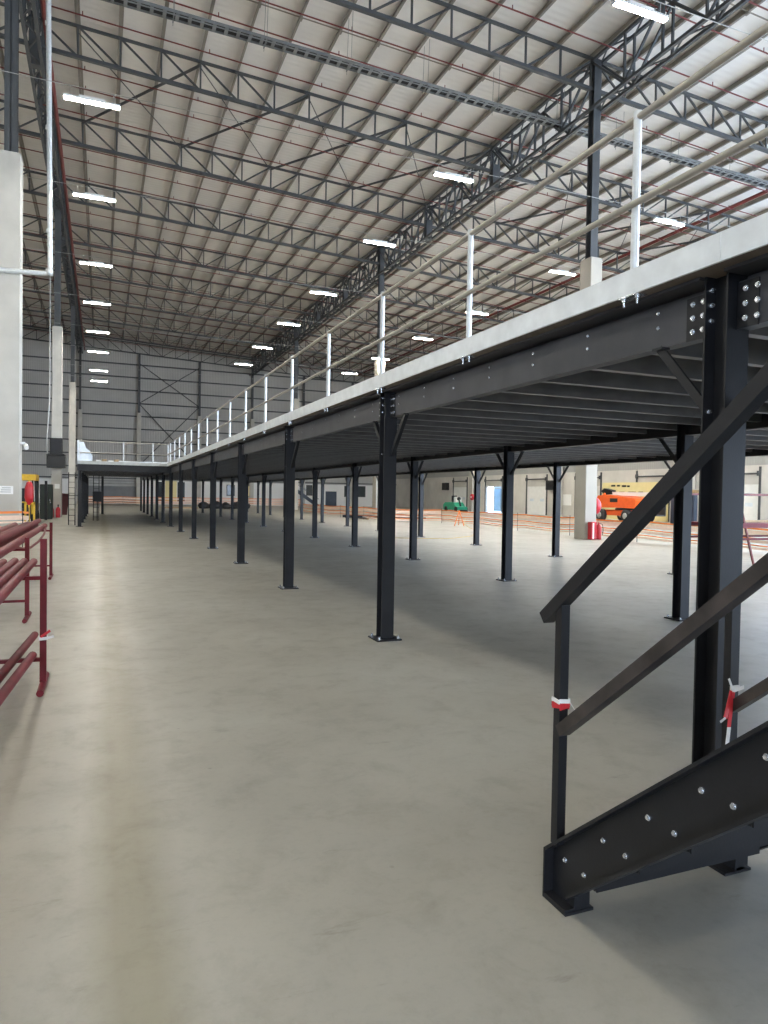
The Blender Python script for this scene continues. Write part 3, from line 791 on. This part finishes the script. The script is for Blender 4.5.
# ------------------------------------------------------------------ barrier netting
def net(label, pts, ht, grp='orange barrier netting'):
    t = thing('barrier_net', (pts[0][0], pts[0][1], 0), label, 'barrier netting', grp); o_ = (pts[0][0], pts[0][1], 0)
    bands = MB(o_); pale = MB(o_)
    def run(m, z, w_, d_=0):
        for (a, b) in zip(pts[:-1], pts[1:]):
            n = max(2, int(math.hypot(b[0]-a[0], b[1]-a[1])/1.0))
            for i in range(n):
                u, v = i/n, (i+1)/n
                sag = lambda q: -.05*math.sin(math.pi*((q*n) % 4)/4)
                m.bar((a[0]+(b[0]-a[0])*u, a[1]+(b[1]-a[1])*u, z+sag(u)), (a[0]+(b[0]-a[0])*v, a[1]+(b[1]-a[1])*v, z+sag(v)), .006, w_)
    for f_, w_ in ((.965, .06), (.60, .045), (.34, .04)): run(bands, f_*ht, w_)
    for f_, w_ in ((.83, .12), (.72, .05), (.49, .10), (.23, .08)): run(pale, f_*ht, w_)
    ob('orange_bands', bands, M['orange'], t); ob('pale_bands', pale, M['netpale'], t)
    for (a, b) in zip(pts[:-1], pts[1:]):
        n = max(1, int(math.hypot(b[0]-a[0], b[1]-a[1])/4.0))
        for i in range(n+1):
            x, y = a[0]+(b[0]-a[0])*i/n, a[1]+(b[1]-a[1])*i/n
            ob('stake', MB(o_).cyl((x, y, 0), (x, y, ht+.06), .012, 6), M['truss'], t)
net('long orange and white barrier netting strung past the concrete columns beyond the mezzanine', [(19.2, 13), (19.2, 38.2), (16.6, 40), (15.4, 56)], .84)
net('orange barrier netting in front of the far wall', [(-2, 88), (24, 88)], 1.0)
net('orange barrier netting wrapped in front of the broad concrete column', [(-6.5, 20.9), (-1.95, 20.9), (-1.9, 22.0)], 1.08)

# ------------------------------------------------------------------ dock doors on the right wall
k = 3
for i, (a, b) in enumerate(DY):
    if i == 4: continue
    dd = struct('door_%d' % k, MB().box(XR+.03, XR+.08, a, b, 0, 2.75), M['door']); k += 1
    if i in (0, 3, 5):
        ob('vision_panel', MB().box(XR+.015, XR+.03, a+.5, a+1.1, 1.3, 1.55).box(XR+.015, XR+.03, b-1.1, b-.5, 1.3, 1.55), M['plastic'], dd)
for i, (a, b) in enumerate(DY):
    t = thing('door_track', (XR, (a+b)/2, 0), '%s dock doorway track with dark uprights and spring shaft, from the stairs' % ORD[i], 'door track', 'dock door tracks'); o_ = (XR, (a+b)/2, 0)
    for y in (a-.06, b+.06): ob('upright', MB(o_).box(XR-.09, XR, y-.06, y+.06, 0, 3.9), M['truss'], t)
    ob('spring_shaft', MB(o_).cyl((XR-.15, a-.1, 3.45), (XR-.15, b+.1, 3.45), .06, 8), M['truss'], t)
    for y in (a, b): ob('bracket', MB(o_).box(XR-.22, XR, y-.05, y+.05, 3.3, 3.62), M['truss'], t)
tr2 = thing('truck_trailer', (42.2, 66, 0), 'pale blue trailer standing outside the open dock doorway', 'trailer')
ob('body', MB((42.2, 66, 0)).box(40.3, 48, 64.4, 67.4, .1, 3.0), M['trailer'], tr2)
for y in (65.9,): ob('door_seam', MB((42.2, 66, 0)).box(40.27, 40.3, y-.02, y+.02, .2, 2.9), M['tray'], tr2)
ob('door_frame', MB((42.2, 66, 0)).box(40.25, 40.3, 64.4, 64.55, .1, 3.0).box(40.25, 40.3, 67.25, 67.4, .1, 3.0).box(40.25, 40.3, 64.55, 67.25, 2.55, 2.7), M['hub'], tr2)
for y, lab in ((55.2, 'black box hung on the dock wall beside a white door'), (77.0, 'black box hung on the dock wall near the green machine')):
    o = ob('wall_box', MB((XR, y, 2.7)).bbox(XR-.45, XR-.01, y-.6, y+.6, 2.4, 3.3, .04), M['black']); tag(o, lab, 'box', 'black boxes on the dock wall')
t = thing('display_board', (XR-.1, 45.2, .1), 'pale yellow board with faint dark print behind the orange boom lift', 'board'); o_ = (XR-.1, 45.2, .1)
ob('board', MB(o_).box(XR-.16, XR-.1, 40.6, 48.0, 0, 3.0), M['paleyel'], t)
m = MB(o_)
for y0_, w_, z in ((46.9, .5, 2.75), (46.2, .35, 2.75), (45.6, .5, 2.72), (45.0, .3, 2.7), (45.9, .6, 2.2), (44.9, .9, 2.2), (43.7, .5, 2.2)): m.box(XR-.165, XR-.16, y0_-w_, y0_, z-.08, z+.06)
ob('print', m, M['ink'], t)
o = ob('notice_board', MB((XR-.05, 52.9, 1.4)).box(XR-.05, XR, 52.4, 53.6, 1.0, 2.0), M['paper']); tag(o, 'white notice board on the dock wall next to the concrete column', 'notice board')

# ------------------------------------------------------------------ orange boom lift
JX, JY = 35.6, 40.9
t = thing('boom_lift', (JX, JY, 0), 'orange boom lift with black tyres parked before the yellow board', 'boom lift'); o_ = (JX, JY, 0)
ob('chassis', MB(o_).bbox(JX-.8, JX+.8, JY-1.7, JY+1.9, .45, .85, .08), M['jlg'], t)
ob('turntable', MB(o_).lathe((JX, JY+.1, .85), [(.7, 0), (.7, .12), (.6, .16)], 'z', 20), M['truss'], t)
m = MB(o_).prism([(JY-2.0, 1.0), (JY-2.1, 1.55), (JY-1.9, 1.72), (JY+.8, 1.95), (JY+1.9, 1.9), (JY+2.2, 1.55), (JY+2.1, 1.05)], 'x', JX-1.0, JX+1.0)
hood = ob('hood', m, M['jlg'], t)
ob('label_plate', MB(o_).box(JX-1.012, JX-1.0, JY-.25, JY+.55, 1.42, 1.70), M['ink'], hood)
m = MB(o_).prism([(JY+1.5, 1.0), (JY+2.2, 1.0), (JY+2.4, 1.75), (JY+2.0, 2.1)], 'x', JX-.35, JX+.35)
ob('boom_riser', m, M['jlg'], t)
ob('boom', MB(o_).bar((JX, JY+2.0, 2.05), (JX, JY-2.4, 2.02), .3, .28), M['paper'], t)
ob('boom_nose', MB(o_).prism([(JY+1.3, 2.0), (JY+2.2, 1.95), (JY+2.5, 2.25), (JY+2.2, 2.45), (JY+1.4, 2.3)], 'x', JX-.22, JX+.22), M['black'], t)
ob('basket', MB(o_).box(JX-.5, JX+.5, JY-3.4, JY-2.6, .5, .6).box(JX-.5, JX-.45, JY-3.4, JY-2.6, .6, 1.6).box(JX+.45, JX+.5, JY-3.4, JY-2.6, .6, 1.6).box(JX-.45, JX+.45, JY-3.4, JY-3.35, 1.1, 1.6), M['truss'], t)
for y in (JY-1.25, JY+1.5):
    for x, sg in ((JX-1.0, -1), (JX+1.0, 1)):
        wl = ob('wheel', MB(o_).lathe((x, y, .46), [(.3, -.18), (.44, -.16), (.46, -.05), (.46, .05), (.44, .16), (.3, .18)], 'x', 20), M['rubber'], t)
        ob('hub', MB(o_).lathe((x, y, .46), [(.0, -.19), (.22, -.2), (.22, .2), (0, .19)], 'x', 14), M['hub'], wl)
o = thing('timber_bunk', (37.5, 36.6, 0), 'timber bunk on a dark post beside the boom lift', 'timber')
ob('plank', MB((37.5, 36.6, 0)).bar((37.5, 38.8, 2.35), (37.5, 35.9, 2.2), .3, .28), M['wood'], o)
ob('post', MB((37.5, 36.6, 0)).box(37.3, 37.6, 37.9, 38.3, 0, 2.2).box(37.3, 37.6, 36.2, 36.5, 0, 2.1), M['bluedoor'], o)
# green ride-on machine
GX_, GY_ = 36.0, 68.0
t = thing('ride_on_sweeper', (GX_, GY_, 0), 'green ride-on floor machine with black seat near the open dock', 'floor machine'); o_ = (GX_, GY_, 0)
m = MB(o_).prism([(GY_+2.0, .2), (GY_+2.1, .7), (GY_+1.6, 1.0), (GY_-.3, 1.0), (GY_-.8, .6), (GY_-1.3, .5), (GY_-1.3, .2)], 'x', GX_-.6, GX_+.6)
ob('body', m, M['green'], t)
ob('seat', MB(o_).bbox(GX_-.3, GX_+.3, GY_-.1, GY_+.6, 1.0, 1.15, .04).bbox(GX_-.3, GX_+.3, GY_+.5, GY_+.7, 1.1, 1.75, .04), M['black'], t)
ob('steering_column', MB(o_).bar((GX_, GY_-.9, .55), (GX_, GY_-.5, 1.4), .12, .12).cyl((GX_, GY_-.55, 1.38), (GX_, GY_-.45, 1.42), .2, 14), M['black'], t)
ob('tank', MB(o_).bbox(GX_-.4, GX_+.4, GY_-.4, GY_+.0, 1.0, 1.6, .06), M['paper'], t)
ob('brush_head', MB(o_).lathe((GX_, GY_-1.5, .12), [(.5, -.1), (.55, 0), (.45, .1)], 'z', 18), M['black'], t)
for y in (GY_-1.0, GY_+1.3):
    for x in (GX_-.62, GX_+.62): ob('wheel', MB(o_).lathe((x, y, .28), [(.2, -.09), (.28, -.07), (.28, .07), (.2, .09)], 'x', 16), M['rubber'], t)
def hose_reel(p, label, ax='x'):
    t = thing('fire_hose_reel', p, label, 'hose reel', 'red fire hose reels')
    ob('drum', MB(p).lathe(p, [(.05, -.12), (.34, -.12), (.36, -.06), (.36, .06), (.34, .12), (.05, .12)], ax, 20), M['redgloss'], t)
    ob('hub', MB(p).lathe(p, [(.0, -.16), (.1, -.16), (.1, .16), (.0, .16)], ax, 12), M['paper'], t)
    return t
hose_reel((18.74, 23.45, 1.35), 'red fire hose reel on the side of the cream concrete column', 'x')
hose_reel((38.62, 69.3, 1.6), 'red fire hose reel on the column near the green machine', 'x')
# fire cabinet and extinguisher at the foot of the concrete column
fx, fy = 18.25, 22.85
t = thing('fire_extinguisher_stand', (fx, fy, 0), 'red fire extinguisher stand with white stripe at the foot of the concrete column', 'fire equipment')
ob('cabinet', MB((fx, fy, 0)).bbox(fx-.16, fx+.12, fy-.12, fy+.12, .02, .72, .015), M['redgloss'], t)
ob('stripe', MB((fx, fy, 0)).box(fx-.1, fx-.03, fy-.126, fy-.12, .05, .68), M['paper'], t)
ex = ob('extinguisher', MB((fx, fy, 0)).lathe((fx+.25, fy-.05, 0), [(.0, .02), (.11, .02), (.115, .06), (.115, .5), (.06, .6), (.03, .64), (.03, .7)], 'z', 16), M['redgloss'], t)
ob('hose', MB((fx, fy, 0)).tube([(fx+.25, fy-.05, .68), (fx+.4, fy-.1, .62), (fx+.44, fy-.1, .4), (fx+.4, fy-.1, .2)], .014, 6), M['black'], ex)
# orange stake trestle with cord
t = thing('barrier_stand', (18.7, 35, 0), 'thin orange leaning barrier stand before the netting', 'barrier stand'); o_ = (18.7, 35, 0)
ap = (18.7, 35, .86)
for p in ((18.2, 34.6, 0), (18.75, 34.5, 0), (19.0, 35.6, 0)): ob('leg', MB(o_).bar(p, ap, .035, .035), M['orange'], t)
o = ob('cord', MB((17, 33, 0)).tube([(18.8, 34.5, .5), (18.5, 34.0, .12), (18.0, 32.5, .012), (16.5, 29.0, .012), (14.2, 25.5, .012), (12.5, 24.2, .012), (11.4, 24.4, .012), (9.9, 25.2, .012)], .012, 6), M['rope'])
tag(o, 'thin yellow cord trailing over the floor from the barrier stand', 'cord')
# black beams lying on the floor
rnd = random.Random(3)
for i in range(6):
    y = 44.2 + .42*i; L_ = 5.6 + rnd.uniform(-.5, .6); x0_ = 15.6 + rnd.uniform(-.3, .3)
    m = MB((x0_, y, 0)); 
    m.box(x0_, x0_+L_, y-.075, y+.075, .08, .092).box(x0_, x0_+L_, y-.075, y+.075, .22, .232).box(x0_, x0_+L_, y-.005, y+.005, .092, .22)
    o = ob('steel_beam', m, M['black']); tag(o, '%s black steel beam of those lying on bearers beyond the mezzanine' % ORD[i], 'steel beam', 'black steel beams lying on the floor')
for x in (16.6, 20.0):
    o = ob('timber_bearer', MB((x, 45.2, 0)).box(x-.05, x+.05, 43.9, 46.6, 0, .08), M['wood']); tag(o, 'timber bearer under the %s end of the lying black beams' % ('near' if x < 17 else 'other'), 'bearer', 'bearers under the beams')
# black bundles heap, far under the deck
for i, (x, y, s_) in enumerate([(9.6, 72.5, .8), (10.7, 72.2, 1.0), (11.8, 72.6, .75), (12.9, 72.3, .9), (13.9, 72.6, .6)]):
    o = ob('tarpaulin_bundle', MB((x, y, 0)).blob((x, y, .25), (s_*.7, .7, .38*s_+.1), i, .18), M['tarp']); tag(o, '%s black tarpaulin bundle of the dark heap near the far wall' % ORD[i], 'bundle', 'black tarpaulin bundles')
o = ob('timber_skid', MB((7.4, 72.4, 0)).box(5.6, 9.0, 72.1, 72.6, 0, .12), M['wood']); tag(o, 'pale timber skid on the floor beside the black heap', 'skid')
# small stair by the far wall, red box
t = thing('service_stair', (24.5, 86, 0), 'dark blue steel service stair near the far wall', 'staircase'); o_ = (24.5, 86, 0)
for y in (85.6, 86.4):
    ob('stringer', MB(o_).bar((22.0, y, 2.6), (25.6, y, .12), .06, .3), M['bluedoor'], t)
    ob('post', MB(o_).box(21.9, 22.05, y-.06, y+.06, 0, 2.6), M['bluedoor'], t)
    ob('handrail', MB(o_).bar((22.0, y, 3.5), (25.6, y, 1.0), .04, .04), M['bluedoor'], t)
for i in range(10): ob('tread', MB(o_).box(22.1+.34*i, 22.4+.34*i, 85.65, 86.35, 2.5-.243*i, 2.53-.243*i), M['bluedoor'], t)
t = thing('fire_point', (21.9, 84.5, 0), 'small red fire point box before the far wall', 'fire equipment'); o_ = (21.9, 84.5, 0)
ob('box', MB(o_).bbox(21.6, 22.2, 84.3, 84.7, .35, 1.05, .03), M['redgloss'], t); ob('post', MB(o_).box(21.87, 21.93, 84.47, 84.53, 0, .35), M['redgloss'], t)
ob('sign', MB(o_).box(21.75, 22.05, 84.285, 84.3, .6, .85), M['paper'], t)

# ------------------------------------------------------------------ things by the columns on the rack side
CXc = -2.52
o = ob('column_sign', MB((CXc, 23.04, 1.6)).box(-2.78, -2.40, 23.035, 23.05, 1.50, 1.74), M['paper'])
tag(o, 'white paper sign with faint lines on the broad concrete column', 'sign')
for i in range(3): ob('print_line', MB((CXc, 23.04, 1.6)).box(-2.73+.02*i, -2.46, 23.032, 23.035, 1.55+.06*i, 1.575+.06*i), M['hub'], o, (0, 0, 0))
t = thing('security_camera', (-2.2, 23.05, 2.95), 'small white security camera on the side of the broad column', 'camera')
ob('bracket', MB((-2.2, 23.05, 2.95)).box(-2.25, -2.12, 23.3, 23.36, 2.99, 3.05), M['paper'], t)
ob('camera_body', MB((-2.2, 23.05, 2.95)).cyl((-2.12, 23.5, 2.97), (-2.06, 23.1, 2.87), .06, 12), M['paper'], t)
# black boxes on the second column
t = thing('loudspeaker', (-2.52, 46.0, 4.6), 'tall black box fixed high on the slim concrete column', 'speaker')
ob('case', MB((-2.52, 46.0, 4.6)).bbox(-2.86, -2.18, 45.8, 46.24, 3.80, 4.72, .03), M['ink'], t)
ob('front_panel', MB((-2.52, 46.0, 4.6)).box(-2.8, -2.24, 45.785, 45.8, 3.9, 4.6), M['black'], t)
t = thing('distribution_box', (-2.52, 46.0, 3.5), 'wide black box under the tall one on the slim concrete column', 'box')
ob('case', MB((-2.52, 46.0, 3.5)).bbox(-3.02, -2.02, 45.6, 46.24, 2.95, 3.7, .04), M['ink'], t)
ob('visor', MB((-2.52, 46.0, 3.5)).prism([(-3.05, 3.7), (-1.99, 3.7), (-2.1, 3.78), (-2.94, 3.78)], 'y', 45.58, 46.24), M['ink'], t)
o = ob('column_notice', MB((-2.5, 46.23, 1.9)).box(-2.62, -2.34, 46.22, 46.25, 1.72, 2.0), M['paper']); tag(o, 'small white notice on the slim concrete column', 'sign')
t = thing('conduit_run', (-3.05, 46, 4), 'thin grey conduit running up beside the slim concrete column', 'conduit')
ob('pipe', MB((-3.05, 46, 4)).tube([(-2.98, 46.1, 3.6), (-3.05, 46.1, 4.5), (-2.9, 46.1, 7.0), (-2.9, 46.1, 17.5)], .04, 6), M['wire'], t)
# yellow black reach truck
fx, fy = -3.55, 38.6
t = thing('forklift', (fx, fy, 0), 'yellow and black forklift parked behind the broad concrete column', 'forklift'); o_ = (fx, fy, 0)
ob('chassis', MB(o_).bbox(fx-.75, fx+.55, fy-1.0, fy+1.0, .2, 1.05, .08), M['yellow'], t)
ob('counterweight', MB(o_).bbox(fx-.72, fx+.4, fy-1.25, fy-.95, .25, 1.0, .1), M['black'], t)
ob('seat', MB(o_).bbox(fx-.3, fx+.2, fy-.3, fy+.2, 1.05, 1.2, .04).bbox(fx-.3, fx+.2, fy-.4, fy-.25, 1.1, 1.7, .04), M['black'], t)
for x in (fx-.68, fx+.48):
    for y in (fy-.8, fy+.75): ob('guard_post', MB(o_).bar((x, y, 1.0), (x*.9+fx*.1, y*.95+fy*.05, 2.25), .07, .07), M['black'], t)
ob('overhead_guard', MB(o_).box(fx-.05, fx+.6, fy-.85, fy+.8, 2.08, 2.38), M['yellow'], t)
for x in (fx+.45, fx+.85): ob('mast_rail', MB(o_).box(x, x+.12, fy+.95, fy+1.15, .1, 2.1), M['black'], t)
ob('side_panel', MB(o_).bbox(fx+.56, fx+.62, fy-.95, fy-.1, .15, 2.0, .02), M['black'], t)
ob('yellow_strut', MB(o_).box(fx+.3, fx+.38, fy-1.32, fy-1.26, .1, 1.7).box(fx-.25, fx-.17, fy-1.32, fy-1.26, .1, 1.0), M['yellow'], t)
for x in (fx-.7, fx+.5):
    for y in (fy-.75, fy+.7): ob('wheel', MB(o_).lathe((x, y, .3), [(.18, -.12), (.3, -.1), (.3, .1), (.18, .12)], 'x', 16), M['rubber'], t)
for x in (fx-.3, fx+.25): ob('fork', MB(o_).box(x, x+.12, fy+1.15, fy+2.2, .05, .1), M['black'], t)
o = thing('electrical_cabinet', (-3.2, 43.6, 0), 'tall dark green cabinet between the forklift and the slim column', 'cabinet')
ob('case', MB((-3.2, 43.6, 0)).bbox(-3.2, -2.55, 43.3, 43.9, .05, 1.95, .03), M['darkgreen'], o); ob('plinth', MB((-3.2, 43.6, 0)).box(-3.18, -2.57, 43.34, 43.88, 0, .05), M['black'], o)
ob('handle', MB((-3.2, 43.6, 0)).box(-2.68, -2.65, 43.27, 43.3, .9, 1.1), M['bolt'], o)
# red bag hanging on a stand next to the column
t = thing('hanging_bag', (-2.9, 33.5, 0), 'bright red bag hanging on a yellow stand beside the broad column', 'bag'); o_ = (-2.9, 33.5, 0)
ob('bag', MB(o_).lathe((-2.88, 33.5, 0), [(.05, .98), (.12, 1.0), (.18, 1.3), (.17, 1.75), (.1, 1.95), (.04, 2.0)], 'z', 14), M['redgloss'], t)
ob('stand', MB(o_).box(-2.72, -2.64, 33.4, 33.48, 0, 1.1).box(-3.06, -2.98, 33.4, 33.48, 0, 1.1).box(-3.06, -2.64, 33.4, 33.48, 1.0, 1.08).box(-2.9, -2.86, 33.42, 33.46, 1.0, 2.05), M['yellow'], t)
for x, y, lab in ((-2.75, 45.9, 'red fire extinguisher at the foot of the slim column, outer one'), (-2.4, 45.85, 'red fire extinguisher at the foot of the slim column, inner one')):
    t = thing('fire_extinguisher', (x, y, 0), lab, 'fire extinguisher', 'extinguishers at the slim column'); 
    ob('cylinder', MB((x, y, 0)).lathe((x, y, 0), [(.0, 0), (.12, 0), (.125, .05), (.125, .5), (.06, .62)], 'z', 14), M['redgloss'], t)
    ob('valve', MB((x, y, 0)).lathe((x, y, 0), [(.03, .62), (.03, .72), (.05, .73), (.05, .77)], 'z', 8), M['black'], t)
# black steel gate frame and maroon panel by the wing
t = thing('gate_frame', (-1.9, 47.8, 0), 'black steel gate frame standing between the slim column and the wing', 'gate'); o_ = (-1.9, 47.8, 0)
ob('post', MB(o_).box(-2.42, -2.36, 47.7, 47.76, 0, 2.6), M['black'], t); ob('post', MB(o_).box(-1.28, -1.22, 47.7, 47.76, 0, 2.6), M['black'], t)
ob('lintel_bar', MB(o_).box(-2.9, -1.22, 47.7, 47.76, 2.55, 2.63), M['black'], t)
ob('mid_bar', MB(o_).box(-2.36, -1.28, 47.71, 47.75, 1.3, 1.34), M['black'], t)
ob('infill_panel', MB(o_).prism([(-2.34, .1), (-2.0, .1), (-1.86, 1.4), (-2.34, 1.45)], 'y', 47.71, 47.75), M['maroon'], t)
for x0_, y0_, lab in ((-1.42, 36.0, 'black ladder standing outside the wing corner column'), (-.4, 41.5, 'black ladder under the far wing beside its columns')):
    t = thing('ladder', (x0_, y0_, 0), lab, 'ladder', 'black ladders at the far wing')
    for x in (x0_-.02, x0_+.26): ob('side_rail', MB((x0_, y0_, 0)).box(x-.02, x+.02, y0_-.03, y0_+.03, 0, 2.48), M['black'], t)
    for i in range(9): ob('rung', MB((x0_, y0_, 0)).cyl((x0_, y0_, .2+.26*i), (x0_+.24, y0_, .2+.26*i), .012, 6), M['black'], t)
t = thing('control_box', (-.2, 41.0, 0), 'black control box on a post under the far wing', 'box')
ob('case', MB((-.2, 41.0, 0)).bbox(-.45, .02, 40.8, 41.1, 1.05, 1.6, .02), M['black'], t); ob('post', MB((-.2, 41.0, 0)).box(-.25, -.19, 40.92, 40.98, 0, 1.05), M['black'], t)
# things on the wing deck
o = ob('plastic_sheet', MB((-.9, 34.6, DZ)).prism([(-1.03, DZ), (-.42, DZ), (-.40, 3.2), (-.52, 3.45), (-.66, 3.55), (-.78, 3.86), (-1.03, 3.9)], 'y', 34.5, 34.56), M['plastic'])
tag(o, 'pale plastic sheeting wrapped on the corner of the far wing rail', 'plastic sheeting')
for i in range(4):
    x = -.15 + .26*i
    o = ob('carton', MB((x, 35.3, DZ)).bbox(x-.1, x+.1, 35.1, 35.5, DZ, DZ+.18+.05*(i % 2), .01), M['wood'] if i % 2 else M['paper'])
    tag(o, '%s small carton in the row on the far wing deck' % ORD[i], 'carton', 'small cartons on the far wing deck')
for i in range(4):
    y = 47.0 + 1.2*i
    x0_ = .6 + .8*i
    o = ob('panel_stack', MB((x0_, y, DZ)).box(x0_, x0_+2.6, y-.5, y+.5, DZ, DZ+.62 + .03*i), M['galv'])
    tag(o, '%s pale stack of galvanised floor panels on the deck beyond the wing rail' % ORD[i], 'panel stack', 'stacks of floor panels on the deck')
